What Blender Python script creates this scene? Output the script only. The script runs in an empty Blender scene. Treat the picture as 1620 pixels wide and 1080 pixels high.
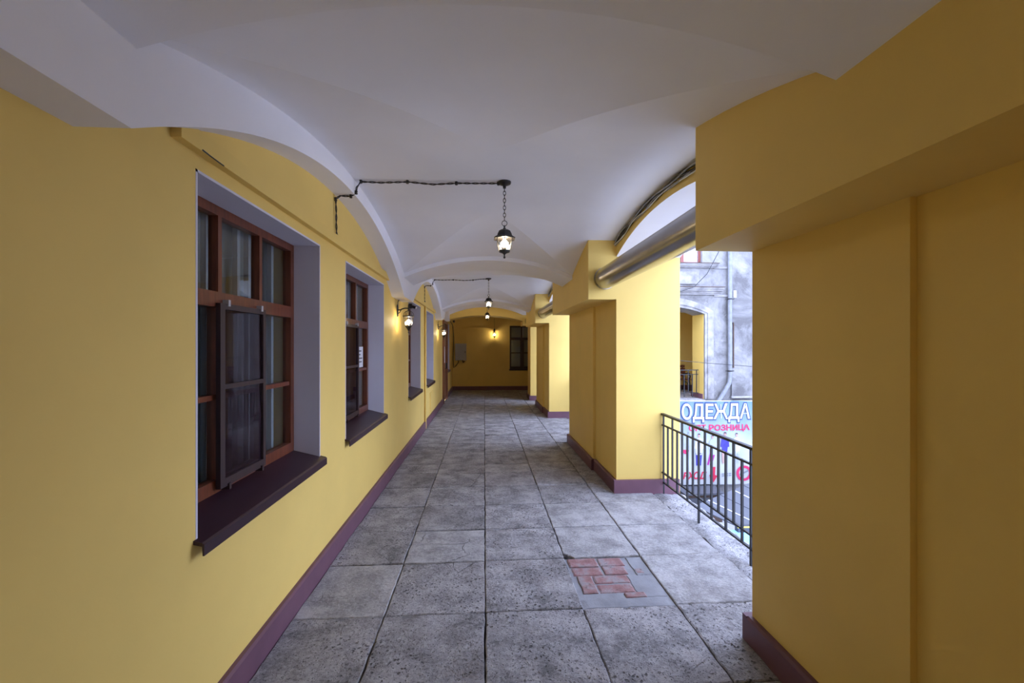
import bpy, math, random
from mathutils import Vector, Matrix
random.seed(7)
scene = bpy.context.scene
col = scene.collection

# ------------------------------------------------------------------ camera, sky, exposure
F_PX = 660.0
YAW = math.atan(44.0 / F_PX)
cd = bpy.data.cameras.new('camera')
cd.sensor_width = 36.0
cd.lens = F_PX / 1620.0 * 36.0
cd.shift_y = 7.0 / 1620.0
cd.clip_start = 0.05
cam = bpy.data.objects.new('camera', cd)
cam.location = (0, 0, 1.7)
cam.rotation_euler = (math.pi / 2, 0, -YAW)
col.objects.link(cam)
scene.camera = cam

world = bpy.data.worlds.new('overcast_sky')
scene.world = world
world.use_nodes = True
_bg = world.node_tree.nodes['Background']
_bg.inputs[0].default_value = (0.62, 0.73, 1.08, 1)
_bg.inputs[1].default_value = 1.0
scene.view_settings.view_transform = 'Standard'
scene.view_settings.look = 'None'
scene.view_settings.exposure = 3.05
scene.view_settings.gamma = 1.0
scene.view_settings.use_curve_mapping = False
scene.cycles.max_bounces = 9
scene.cycles.diffuse_bounces = 6
scene.cycles.transparent_max_bounces = 12
scene.cycles.use_denoising = True

# ------------------------------------------------------------------ material helpers
class NT:
    def __init__(s, name):
        s.m = bpy.data.materials.new(name); s.m.use_nodes = True
        s.t = s.m.node_tree; s.n = s.t.nodes; s.b = s.n['Principled BSDF']
    def add(s, typ, **kw):
        nd = s.n.new(typ)
        for k, v in kw.items(): setattr(nd, k, v)
        return nd
    def link(s, a, b): s.t.links.new(a, b)
    def coord(s, rnd=True, scale=None):
        tc = s.add('ShaderNodeTexCoord'); out = tc.outputs['Object']
        if rnd:
            oi = s.add('ShaderNodeObjectInfo'); ml = s.add('ShaderNodeMath', operation='MULTIPLY'); ml.inputs[1].default_value = 37.0
            s.link(oi.outputs['Random'], ml.inputs[0])
            va = s.add('ShaderNodeVectorMath', operation='ADD'); s.link(out, va.inputs[0]); s.link(ml.outputs[0], va.inputs[1]); out = va.outputs[0]
        if scale:
            mp = s.add('ShaderNodeMapping'); mp.inputs['Scale'].default_value = scale
            s.link(out, mp.inputs[0]); out = mp.outputs[0]
        return out
    def noise(s, co, scale, detail=4, rough=.55, dist=0):
        nd = s.add('ShaderNodeTexNoise'); nd.inputs['Scale'].default_value = scale; nd.inputs['Detail'].default_value = detail
        nd.inputs['Roughness'].default_value = rough; nd.inputs['Distortion'].default_value = dist
        s.link(co, nd.inputs['Vector']); return nd.outputs['Fac']
    def voro(s, co, scale, feature='F1'):
        nd = s.add('ShaderNodeTexVoronoi', feature=feature); nd.inputs['Scale'].default_value = scale
        s.link(co, nd.inputs['Vector']); return nd.outputs['Distance']
    def ramp(s, fac, stops):
        nd = s.add('ShaderNodeValToRGB'); e = nd.color_ramp.elements
        while len(e) < len(stops): e.new(.5)
        for i, (p, c) in enumerate(stops):
            e[i].position = p; e[i].color = (c, c, c, 1) if isinstance(c, (int, float)) else (*c, 1)
        s.link(fac, nd.inputs[0]); return nd.outputs[0]
    def mix(s, fac, a, b, mode='MIX'):
        nd = s.add('ShaderNodeMix', data_type='RGBA', blend_type=mode)
        for sock, v in ((nd.inputs[0], fac), (nd.inputs[6], a), (nd.inputs[7], b)):
            if isinstance(v, (int, float)): sock.default_value = v
            elif isinstance(v, tuple): sock.default_value = (*v, 1)
            else: s.link(v, sock)
        return nd.outputs[2]
    def math(s, op, a, b=None):
        nd = s.add('ShaderNodeMath', operation=op)
        for sock, v in zip(nd.inputs, (a, b)):
            if v is None: continue
            if isinstance(v, (int, float)): sock.default_value = v
            else: s.link(v, sock)
        return nd.outputs[0]
    def bump(s, h, strength=.3, dist=.01):
        nd = s.add('ShaderNodeBump'); nd.inputs['Strength'].default_value = strength; nd.inputs['Distance'].default_value = dist
        s.link(h, nd.inputs['Height']); s.link(nd.outputs[0], s.b.inputs['Normal'])
    def color(s, c):
        if isinstance(c, tuple): s.b.inputs['Base Color'].default_value = (*c, 1)
        else: s.link(c, s.b.inputs['Base Color'])

def paint(name, c, rough=.7, var=.06, scale=3.0, bump=.15, bdist=.004, metallic=0, spec=.3):
    t = NT(name); co = t.coord(False)
    a = tuple(max(0, x * (1 - var)) for x in c); b = tuple(min(1, x * (1 + var)) for x in c)
    n1 = t.noise(co, scale, 5)
    t.color(t.ramp(n1, [(.3, a), (.7, b)]))
    t.b.inputs['Roughness'].default_value = rough; t.b.inputs['Metallic'].default_value = metallic
    t.b.inputs['Specular IOR Level'].default_value = spec
    if bump:
        n2 = t.noise(co, 90, 3); n3 = t.noise(co, 2.2, 2)
        t.bump(t.math('ADD', t.math('MULTIPLY', n2, .35), n3), bump, bdist)
    return t.m

def wood(name, c1, c2, rough=.35):
    t = NT(name); co = t.coord(True, (14, 14, 1.6))
    t.color(t.ramp(t.noise(co, 3, 6, .6, .4), [(.3, c1), (.7, c2)]))
    t.b.inputs['Roughness'].default_value = rough
    t.bump(t.noise(co, 8, 4), .08, .003)
    return t.m

def stone(name, dark, light, pits=True):
    t = NT(name); co = t.coord(True)
    big = t.noise(co, 5.0, 6, .65); fine = t.noise(co, 48, 8, .75)
    base = t.ramp(t.math('ADD', t.math('MULTIPLY', big, .55), t.math('MULTIPLY', fine, .45)), [(.40, dark), (.58, light)])
    # worn pits: two sizes of cells, gathered in patches
    patch = t.ramp(t.noise(co, 3.1, 3, .6), [(.42, 0.0), (.60, 1.0)])
    wob = t.noise(co, 25, 3); wv = t.add('ShaderNodeVectorMath', operation='MULTIPLY_ADD'); t.link(wob, wv.inputs[0]); wv.inputs[1].default_value = (.05, .05, .05); t.link(co, wv.inputs[2])
    v1 = t.voro(wv.outputs[0], 34); v2 = t.voro(wv.outputs[0], 80)
    p1 = t.math('MULTIPLY', t.ramp(v1, [(.16, 1.0), (.30, 0.0)]), patch)
    gate = t.ramp(t.noise(co, 60, 2), [(.42, 0.0), (.54, 1.0)])
    p2 = t.math('MULTIPLY', t.ramp(v2, [(.14, 1.0), (.30, 0.0)]), gate)
    pit = t.math('MINIMUM', t.math('ADD', p1, t.math('MULTIPLY', p2, .8)), 1.0)
    stain = t.ramp(t.noise(co, 1.3, 5, .65), [(.54, 0.0), (.72, 1.0)])
    c = t.mix(t.math('MULTIPLY', stain, .35), base, (dark[0] * .8, dark[1] * .66, dark[2] * .62))
    fl = t.ramp(t.voro(co, 16), [(.045, 1.0), (.07, 0.0)])
    c = t.mix(t.math('MULTIPLY', fl, .6), c, (.55, .55, .58))
    if pits: c = t.mix(t.math('MULTIPLY', pit, .75), c, (.035, .03, .03))
    ce = t.voro(wv.outputs[0], 3.2, 'DISTANCE_TO_EDGE')
    crk = t.math('MULTIPLY', t.ramp(ce, [(.004, 1.0), (.014, 0.0)]), t.ramp(t.noise(co, 1.7, 2), [(.59, 0.0), (.66, 1.0)]))
    c = t.mix(t.math('MULTIPLY', crk, .65), c, (.03, .027, .027))
    oi = t.add('ShaderNodeObjectInfo')
    tone = t.ramp(oi.outputs['Random'], [(0, .93), (1, 1.06)])
    t.color(t.mix(1.0, c, tone, 'MULTIPLY'))
    t.b.inputs['Roughness'].default_value = .82
    hgt = t.math('ADD', t.math('MULTIPLY', fine, .5), t.math('MULTIPLY', t.noise(co, 9, 5, .65), 1.0))
    if pits: hgt = t.math('SUBTRACT', hgt, t.math('MULTIPLY', pit, .75))
    hgt = t.math('SUBTRACT', hgt, t.math('MULTIPLY', crk, .5))
    t.bump(hgt, 1.0, .016)
    return t.m

def glassy(name, tint=(1, 1, 1), ior=1.5, extra=0.0, dark=None, darkfac=0.0):
    t = NT(name); t.n.remove(t.b)
    out = t.n['Material Output']
    tr = t.add('ShaderNodeBsdfTransparent'); tr.inputs[0].default_value = (*tint, 1)
    gl = t.add('ShaderNodeBsdfGlossy'); gl.inputs['Roughness'].default_value = .02
    fr = t.add('ShaderNodeFresnel'); gm = t.add('ShaderNodeNewGeometry')
    t.link(t.math('ADD', t.math('MULTIPLY', gm.outputs['Backfacing'], 1 / ior - ior), ior), fr.inputs[0])   # same on both sides of the sheet
    fac = t.math('MINIMUM', t.math('ADD', t.math('MULTIPLY', fr.outputs[0], 1.2), extra), 1.0)
    a = tr.outputs[0]
    if dark:
        df = t.add('ShaderNodeBsdfDiffuse'); df.inputs[0].default_value = (*dark, 1)
        m0 = t.add('ShaderNodeMixShader'); m0.inputs[0].default_value = darkfac
        t.link(a, m0.inputs[1]); t.link(df.outputs[0], m0.inputs[2]); a = m0.outputs[0]
    mx = t.add('ShaderNodeMixShader')
    t.link(fac, mx.inputs[0]); t.link(a, mx.inputs[1]); t.link(gl.outputs[0], mx.inputs[2]); t.link(mx.outputs[0], out.inputs[0])
    return t.m

def emit(name, c, k):
    t = NT(name); t.color(c); t.b.inputs['Emission Color'].default_value = (*c, 1); t.b.inputs['Emission Strength'].default_value = k
    return t.m

M = {}
M['yellow'] = paint('yellow_wall_paint', (.77, .55, .155), .62, .05, 1.3, .18)
M['white'] = paint('white_limewash', (.83, .825, .86), .85, .03, 1.5, .18)
M['reveal'] = paint('lilac_white_paint', (.60, .585, .67), .7, .04, 2.0, .15)
M['purple'] = paint('aubergine_skirting_paint', (.150, .072, .098), .45, .10, 5, .10)
M['sill'] = paint('dark_plum_metal_paint', (.034, .014, .022), .36, .12, 8, .05, spec=.35)
M['wood'] = wood('varnished_red_brown_wood', (.10, .026, .012), (.19, .052, .022), .32)
M['doorwood'] = wood('brown_door_wood', (.13, .045, .02), (.24, .09, .04), .5)
M['darkframe'] = wood('dark_brown_screen_frame', (.020, .008, .009), (.040, .016, .018), .55)
M['inner'] = paint('grey_inner_sash_paint', (.42, .42, .45), .5, .04, 5, 0)
M['blind'] = paint('grey_roller_blind', (.16, .17, .175), .9, .08, 4, .05)
M['iron'] = paint('black_painted_iron', (.011, .011, .014), .5, .3, 20, .10, .002, spec=.5)
M['black'] = paint('black_lantern_enamel', (.014, .012, .013), .38, .2, 20, .05, spec=.5)
M['steel'] = paint('galvanised_duct_steel', (.42, .41, .40), .24, .10, 4, .06, .003, metallic=1)
M['pipe'] = paint('grey_drainpipe_zinc', (.20, .21, .235), .6, .2, 6, .08, metallic=0)
M['cablegrey'] = paint('grey_cable_sheath', (.30, .30, .31), .5, .1, 10, 0)
M['cablewhite'] = paint('white_cable_sheath', (.65, .64, .60), .5, .1, 10, 0)
M['boxgrey'] = paint('grey_enclosure_enamel', (.36, .36, .37), .45, .05, 5, .03)
M['paper'] = paint('white_paper', (.78, .78, .80), .8, .02, 5, 0)
M['ink'] = paint('dark_ink', (.06, .06, .07), .8, .02, 5, 0)
M['glass'] = glassy('window_glass', (.88, .92, .92))
M['lampglass'] = glassy('lantern_glass', (.97, .96, .93))
M['mesh'] = glassy('screen_mesh', (.8, .8, .8), 1.18, 0.0, (.035, .020, .026), .45)
M['bulb'] = emit('lit_bulb', (1.0, .82, .55), 20.0)
M['stone'] = stone('worn_limestone', (.155, .15, .155), (.42, .405, .415))
M['stone_smooth'] = stone('smooth_limestone', (.20, .195, .20), (.44, .43, .435), False)
M['kerb'] = stone('rough_cement_edge', (.16, .155, .16), (.40, .39, .40))
M['cement'] = paint('grey_cement_patch', (.27, .275, .30), .85, .22, 6, .6, .01)
M['mortar'] = paint('dark_joint_dirt', (.05, .047, .047), .95, .25, 14, .6, .01)
M['ground'] = paint('courtyard_asphalt', (.40, .40, .41), .9, .2, 2, .4)
M['kiosk'] = paint('dark_grey_roof_sheet', (.075, .078, .092), .55, .12, 2, .1)
M['seam'] = paint('pale_roof_seam', (.45, .45, .48), .6, .05, 5, 0)
M['brownwall'] = paint('dark_brown_kiosk_boards', (.10, .065, .05), .8, .3, 5, .4)
M['tarp'] = paint('blue_tarpaulin', (.22, .48, .85), .5, .15, 3, .3)
M['lime'] = paint('lime_green_plastic', (.55, .75, .05), .5, .1, 5, 0)
M['yel'] = paint('yellow_edge_tape', (.85, .65, .08), .5, .1, 5, 0)
M['benchwood'] = wood('red_brown_bench_slat', (.12, .03, .015), (.20, .06, .03), .4)
M['banner'] = None
t = NT('brick_red')
co = t.coord(True)
c = t.ramp(t.noise(co, 9, 6, .65), [(.32, (.20, .095, .095)), (.46, (.29, .155, .155)), (.60, (.29, .25, .26))])
dk = t.ramp(t.noise(co, 28, 4, .7), [(.30, 1.0), (.42, 0.0)])
t.color(t.mix(t.math('MULTIPLY', dk, .7), c, (.05, .04, .04)))
t.b.inputs['Roughness'].default_value = .85; t.bump(t.noise(co, 22, 6, .7), .8, .012)
M['brick'] = t.m
t = NT('weathered_facade_plaster')
co = t.coord(False)
a = t.ramp(t.noise(co, .9, 8, .68, .6), [(.36, (.10, .095, .095)), (.50, (.20, .195, .195)), (.64, (.29, .28, .275))])
w = t.ramp(t.noise(co, 2.6, 8, .75, .8), [(.60, 0.0), (.68, 1.0)])
t.color(t.mix(t.math('MULTIPLY', w, .45), a, (.36, .35, .345)))
t.b.inputs['Roughness'].default_value = .9; t.bump(t.noise(co, 14, 6, .65), .5, .02)
M['facade'] = t.m
M['mould'] = paint('pale_stucco_moulding', (.26, .25, .25), .85, .35, 4, .4, .01)
M['redframe'] = wood('red_brown_upper_window_frame', (.16, .04, .03), (.25, .07, .05), .5)
M['skyglass'] = glassy('upper_window_glass', (.5, .55, .6), 1.5, .25, (.35, .36, .40), .5)
t = NT('banner_vinyl')
tc = t.add('ShaderNodeTexCoord'); sx = t.add('ShaderNodeSeparateXYZ'); t.link(tc.outputs['Object'], sx.inputs[0])
hz = t.math('ADD', t.math('MULTIPLY', sx.outputs[2], .36), 1.0)      # printed blend from white foot to blue head
nz = t.noise(tc.outputs['Object'], 1.6, 4)
t.color(t.ramp(t.math('ADD', hz, t.math('MULTIPLY', t.math('SUBTRACT', nz, .5), .35)), [(.10, (.34, .35, .35)), (.55, (.31, .34, .35)), (.78, (.16, .235, .29)), (1.0, (.10, .18, .27))]))
t.b.inputs['Roughness'].default_value = .5
M['vinyl'] = t.m
for nm, c in dict(p_white=(.44, .44, .44), p_navy=(.03, .05, .16), p_pink=(.45, .02, .09), p_red=(.42, .015, .05), p_blue=(.045, .04, .24), p_mag=(.26, .02, .18), p_skin=(.34, .22, .19), p_grey=(.16, .17, .19), p_hair=(.04, .03, .04), p_pale=(.30, .33, .38)).items():
    M[nm] = paint('print_' + nm[2:], c, .6, .02, 3, 0)

# ------------------------------------------------------------------ mesh builder
BASE = {}
class MB:
    def __init__(s): s.v = []; s.f = []; s.mi = []
    def poly(s, pts, mi=0):
        i = len(s.v); s.v += [tuple(p) for p in pts]; s.f.append(list(range(i, i + len(pts)))); s.mi.append(mi); return s
    def box(s, x0, x1, y0, y1, z0, z1, mi=0, mis=None):
        i = len(s.v)
        s.v += [(x, y, z) for z in (z0, z1) for (x, y) in ((x0, y0), (x1, y0), (x1, y1), (x0, y1))]
        fs = [(0, 3, 2, 1), (4, 5, 6, 7), (0, 1, 5, 4), (1, 2, 6, 5), (2, 3, 7, 6), (3, 0, 4, 7)]  # -z +z -y +x +y -x
        names = ('-z', '+z', '-y', '+x', '+y', '-x')
        for nme, q in zip(names, fs):
            s.f.append([i + k for k in q]); s.mi.append((mis or {}).get(nme, mi))
        return s
    def prism(s, pts, axis, a0, a1, mi=0, side=None):
        """2-D outline extruded along axis; outline in the two other axes (x: y,z  y: x,z  z: x,y)."""
        n = len(pts); i = len(s.v)
        def P(p, a): return {'x': (a, p[0], p[1]), 'y': (p[0], a, p[1]), 'z': (p[0], p[1], a)}[axis]
        s.v += [P(p, a0) for p in pts] + [P(p, a1) for p in pts]
        area = sum(pts[k][0] * pts[(k + 1) % n][1] - pts[(k + 1) % n][0] * pts[k][1] for k in range(n))
        flip = (area < 0) != (axis == 'y')
        A = [i + k for k in range(n)]; B = [i + n + k for k in range(n)]
        f0, f1 = (A[::-1], B) if not flip else (A, B[::-1])
        s.f += [f0, f1]; s.mi += [mi, mi]
        for k in range(n):
            q = [A[k], A[(k + 1) % n], B[(k + 1) % n], B[k]]
            s.f.append(q if not flip else q[::-1]); s.mi.append(side(k) if side else mi)
        return s
    def grid(s, rows, mi=0, flip=False):
        i = len(s.v); nr, nc = len(rows), len(rows[0])
        for r in rows: s.v += [tuple(p) for p in r]
        for a in range(nr - 1):
            for b in range(nc - 1):
                q = [i + a * nc + b, i + a * nc + b + 1, i + (a + 1) * nc + b + 1, i + (a + 1) * nc + b]
                s.f.append(q[::-1] if flip else q); s.mi.append(mi)
        return s
    def lathe(s, prof, c=(0, 0, 0), n=12, ph=0.0, mi=0, sx=1, sy=1):
        i = len(s.v)
        for r, z in prof:
            for k in range(n):
                a = ph + 2 * math.pi * k / n
                s.v.append((c[0] + r * sx * math.cos(a), c[1] + r * sy * math.sin(a), c[2] + z))
        m = len(prof)
        for j in range(m - 1):
            for k in range(n):
                k2 = (k + 1) % n
                s.f.append([i + j * n + k, i + j * n + k2, i + (j + 1) * n + k2, i + (j + 1) * n + k]); s.mi.append(mi)
        s.f.append([i + k for k in range(n)][::-1]); s.mi.append(mi)
        s.f.append([i + (m - 1) * n + k for k in range(n)]); s.mi.append(mi)
        return s
    def tube(s, path, r, n=8, closed=False, mi=0):
        P = [Vector(p) for p in path]; m = len(P); i = len(s.v); up = None
        for j in range(m):
            a = P[(j - 1) % m] if (closed or j > 0) else P[j]
            b = P[(j + 1) % m] if (closed or j < m - 1) else P[j]
            d = (b - a).normalized()
            if up is None:
                up = Vector((0, 0, 1)) if abs(d.z) < .9 else Vector((1, 0, 0))
            u = (up - d * up.dot(d))
            if u.length < 1e-5: u = d.orthogonal()
            u.normalize(); up = u; w = d.cross(u)
            for k in range(n):
                t_ = 2 * math.pi * (k + .5) / n
                s.v.append(tuple(P[j] + (u * math.cos(t_) + w * math.sin(t_)) * r))
        for j in range(m if closed else m - 1):
            for k in range(n):
                k2 = (k + 1) % n; j2 = (j + 1) % m
                s.f.append([i + j * n + k, i + j * n + k2, i + j2 * n + k2, i + j2 * n + k]); s.mi.append(mi)
        if not closed:
            s.f.append([i + k for k in range(n)][::-1]); s.mi.append(mi)
            s.f.append([i + (m - 1) * n + k for k in range(n)]); s.mi.append(mi)
        return s
    def build(s, name, mat, parent=None, smooth=False, loc=None):
        base = Vector(BASE[parent.name]) if parent else Vector(loc or (0, 0, 0))
        me = bpy.data.meshes.new(name)
        me.from_pydata([tuple(Vector(p) - base) for p in s.v], [], s.f)
        for m_ in (mat if isinstance(mat, list) else [mat]): me.materials.append(M[m_])
        for p_, mi_ in zip(me.polygons, s.mi): p_.material_index = mi_
        if smooth:
            me.shade_smooth()
            me.set_sharp_from_angle(angle=math.radians(40))
        me.update()
        o = bpy.data.objects.new(name, me); col.objects.link(o)
        if parent: o.parent = parent
        else: o.location = base
        BASE[o.name] = tuple(base)
        return o

def tag(o, label, cat, group=None, kind=None):
    o['label'] = label; o['category'] = cat
    if group: o['group'] = group
    if kind: o['kind'] = kind
    return o
def empty(name, loc, label, cat, group=None, kind=None):
    o = bpy.data.objects.new(name, None); o.location = loc; o.empty_display_size = .1; col.objects.link(o)
    BASE[o.name] = tuple(loc)
    return tag(o, label, cat, group, kind)
def copy_tree(o, parent=None):
    c = o.copy(); col.objects.link(c); c.parent = parent
    for ch in list(o.children):
        copy_tree(ch, c)
    return c
def arc(x0, x1, z0, zc, n=24):
    """circular segment from (x0,z0) over a crown zc to (x1,z0)"""
    hs = (x1 - x0) / 2; rise = zc - z0; R = (hs * hs + rise * rise) / (2 * rise); cx = (x0 + x1) / 2; cz = zc - R
    return [(x0 + (x1 - x0) * k / n, cz + math.sqrt(max(0, R * R - (x0 + (x1 - x0) * k / n - cx) ** 2))) for k in range(n + 1)]
def arcz(x, x0, x1, z0, zc):
    hs = (x1 - x0) / 2; rise = zc - z0; R = (hs * hs + rise * rise) / (2 * rise); cx = (x0 + x1) / 2
    return zc - R + math.sqrt(max(0, R * R - (x - cx) ** 2))

# ------------------------------------------------------------------ dimensions (metres)
XL, XA = -1.225, -1.06            # left wall, face of the white wall arches
XB, XP, XO = 1.20, 1.53, 2.29     # face of impost blocks, pier face, outer face
Y_BACK, Y_FAC, Y_WING, Y_END = -4.4, 12.95, 13.69, 16.12
BAYS = [(-3.65, .62), (1.35, 5.62), (6.35, 10.65), (11.35, 12.95)]
RIBS = [(-4.38, -3.65), (.62, 1.35), (5.62, 6.35), (10.65, 11.35)]
PIERS = [(Y_BACK, -2.65), (-1.0, 2.30), (4.75, 7.27), (9.77, 11.90), (Y_FAC, Y_WING + .06)]
OPEN = [(-2.65, -1.0), (2.30, 4.75), (7.27, 9.77), (11.90, Y_FAC)]  # first opening, unseen behind the viewer, narrowed to cut light on the near bay
Z_SPR, Z_CROWN = 2.66, 3.06
ZBLK = 2.24
SKIRT = .15

# ------------------------------------------------------------------ floor
fl = MB().box(XL - .02, XO - .30, Y_BACK, Y_END, -.40, -.03)
fl.box(XO - .30, 9.0, Y_FAC + .02, Y_END, -.40, -.03)
floor = tag(fl.build('floor', 'mortar'), 'gallery floor of worn grey limestone slabs with dark joints', 'floor', kind='structure')
XJ = [XL + .03, -.63, .006, .642, 1.262, 1.945]
ROWS = [-4.4, -3.75, -3.1, -2.5, -1.85, -1.2, -.55, .08, .72, 1.38, 2.03, 2.672, 3.312, 3.884, 4.472, 5.06, 5.62, 6.05, 6.69, 7.30, 7.97, 8.55, 9.20, 9.86, 10.5, 11.15, 11.8, 12.45, 13.1, 13.75, 14.4, 15.05, 15.6, 16.1]
def slab(x0, x1, y0, y1, mat, name='slab', top=0.0, cuts=None, gap=.004, nseg=9, jit=.005):
    x0 += gap; x1 -= gap; y0 += gap; y1 -= gap
    cor = [(x0, y0), (x1, y0), (x1, y1), (x0, y1)]
    if cuts: cor = cuts
    ring = []
    nC = len(cor)
    for k in range(nC):
        a, b = cor[k], cor[(k + 1) % nC]
        for q in range(nseg):
            u = q / nseg
            px = a[0] + (b[0] - a[0]) * u; py = a[1] + (b[1] - a[1]) * u
            if q: px += random.uniform(-jit, jit); py += random.uniform(-jit, jit)
            ring.append((px, py))
    cx = sum(p[0] for p in ring) / len(ring); cy = sum(p[1] for p in ring) / len(ring)
    tx, ty = random.uniform(-.006, .006), random.uniform(-.006, .006)
    dz = top + random.uniform(-.004, .003)
    b = MB(); n = len(ring)
    def lvl(s_, z): return [(cx + (p[0] - cx) * s_ , cy + (p[1] - cy) * s_, z + dz + tx * (p[0] - cx) + ty * (p[1] - cy)) for p in ring]
    sc = 1 - .006 / max(.05, min(x1 - x0, y1 - y0) / 2)
    L = [lvl(1, -.04), lvl(1, -.005), lvl(sc, 0)]
    for r in L: b.v += r
    for j in range(2):
        for k in range(n):
            k2 = (k + 1) % n
            b.f.append([j * n + k, j * n + k2, (j + 1) * n + k2, (j + 1) * n + k]); b.mi.append(0)
    b.f.append([2 * n + k for k in range(n)]); b.mi.append(0)
    o = b.build(name, mat, floor)
    # object origin at the slab's middle so the stone pattern differs slab to slab
    return o
for r in range(len(ROWS) - 1):
    for c_ in range(5):
        y0, y1 = ROWS[r], ROWS[r + 1]
        x0, x1 = XJ[c_], XJ[c_ + 1]
        jy = lambda k: 0 if 9 <= k <= 15 else (math.sin(k * 3.7 + c_ * 2.1) * .035)
        y0j, y1j = y0 + jy(r), y1 + jy(r + 1)
        if r == 11 and c_ == 3: continue                       # the patched slab
        if c_ == 4:                                            # the piers stand on the outermost column
            segs = [(y0j, y1j)]
            for a, b in PIERS[:4]:
                segs = [q for (p0, p1) in segs for q in ((p0, min(p1, a + .02)), (max(p0, b - .02), p1)) if q[1] - q[0] > .06]
            if y0j >= Y_FAC: segs = [(y0j, y1j)]
            for p0, p1 in segs:
                if p0 < Y_FAC < p1: p1 = Y_FAC
                slab(x0, x1, p0, p1, 'stone_smooth' if 2.5 < p0 < 4.6 else 'stone')
            for a, b in PIERS[:4]:                             # strip of slab showing in front of the pier
                p0, p1 = max(y0j, a), min(y1j, b)
                if p1 - p0 > .05: slab(x0, XP - .02, p0, p1, 'stone')
            continue
        m_ = 'stone_smooth' if (c_ == 3 and r in (12, 13)) or (r, c_) in ((11, 0), (12, 1), (16, 2)) else 'stone'
        cuts = None
        if r == 12 and c_ == 3:
            g = .006; cuts = [(x0 + .085, y0j + g), (x1 - g, y0j + g), (x1 - g, y1j - g), (x0 + g, y1j - g), (x0 + g, y0j + .075)]
        slab(x0, x1, y0j, y1j, m_, cuts=cuts)
for xx in (2.0, 2.65, 3.3, 3.95, 4.6, 5.25, 5.9, 6.55, 7.2):   # slabs of the cross wing
    for k in range(4):
        slab(xx, xx + .65, Y_FAC + .05 + k * .78, Y_FAC + .05 + (k + 1) * .78, 'stone')
# bricks and cement patch in place of one slab
px0, px1, py0, py1 = XJ[3], XJ[4], ROWS[11], ROWS[12]
BR = [(.015, .245, .505, .632), (.255, .455, .510, .632), (.020, .250, .388, .502), (.258, .440, .390, .505), (.040, .150, .165, .385), (.156, .420, .278, .385), (.156, .415, .165, .272), (.320, .47, .10, .160), (.505, .565, .39, .46)]
for bx0, bx1, by0, by1 in BR:
    slab(px0 + bx0, px0 + bx1, py0 + by0, py0 + by1, 'brick', 'brick', -.006, gap=.003, nseg=3, jit=.004)
slab(px0, px1, py0, py0 + .11, 'cement', 'cement_patch', -.012, gap=.005)
slab(px0 + .41, px1, py0 + .10, py0 + .38, 'cement', 'cement_patch', -.010, gap=.004)
slab(px0 + .45, px1, py0 + .37, py1, 'cement', 'cement_patch', -.007, gap=.006, cuts=[(px0 + .50, py0 + .37), (px1 - .006, py0 + .375), (px1 - .006, py1 - .006), (px0 + .49, py1 - .006)])
MB().box(px0, px1, py0, py1, -.04, -.014).build('mortar_bed', 'cement', floor)
# rough cement strip along the outer edge
for a, b in OPEN:
    nY = max(4, int((b - a) / .06)); rows = []
    for q in range(nY + 1):
        y = a + (b - a) * q / nY
        rows.append([(XJ[5] + .004 + random.uniform(-.012, .012), y, -.05)] + [(XJ[5] + .012 + (XO + .03 - XJ[5] - .012) * k / 6 + (random.uniform(-.01, .01) if k in (0, 6) else 0), y, -.022 + random.uniform(-.012, .014) - (.02 if k == 6 else 0)) for k in range(7)] + [(XO + .04, y, -.32)])
    MB().grid(rows, flip=True).build('edge_strip', 'kerb', floor, True)

# ------------------------------------------------------------------ left wall
WIN = [(1.86, 3.21), (3.78, 5.20), (6.85, 8.15), (8.90, 10.20), (13.87, 14.80)]
WZ0, WZ1 = .86, 2.455
TH = .40
DOOR = (12.42, 13.55, 2.44)
wl = MB(); ys = Y_BACK
cuts = sorted([(a, b, WZ0, WZ1) for a, b in WIN] + [(DOOR[0], DOOR[1], -.02, DOOR[2])])
for a, b, z0, z1 in cuts:
    wl.box(XL - TH, XL, ys, a, -.3, 3.5); 
    if z0 > 0: wl.box(XL - TH, XL, a, b, -.3, z0)
    wl.box(XL - TH, XL, a, b, z1, 3.5); ys = b
wl.box(XL - TH, XL, ys, Y_END + .3, -.3, 3.5)
wall_left = tag(wl.build('wall_left', 'yellow'), 'long yellow plastered gallery wall pierced by deep windows', 'wall', kind='structure')
bb = MB()
for a, b in ((Y_BACK, DOOR[0] - .06), (DOOR[1] + .06, Y_END)):
    bb.prism([(XL + .034, -.03), (XL + .034, SKIRT - .012), (XL + .022, SKIRT), (XL - .01, SKIRT), (XL - .01, -.03)], 'y', a, b)
tag(bb.build('baseboard_left', 'purple'), 'aubergine painted skirting along the foot of the windowed yellow wall', 'baseboard', kind='structure')

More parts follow.
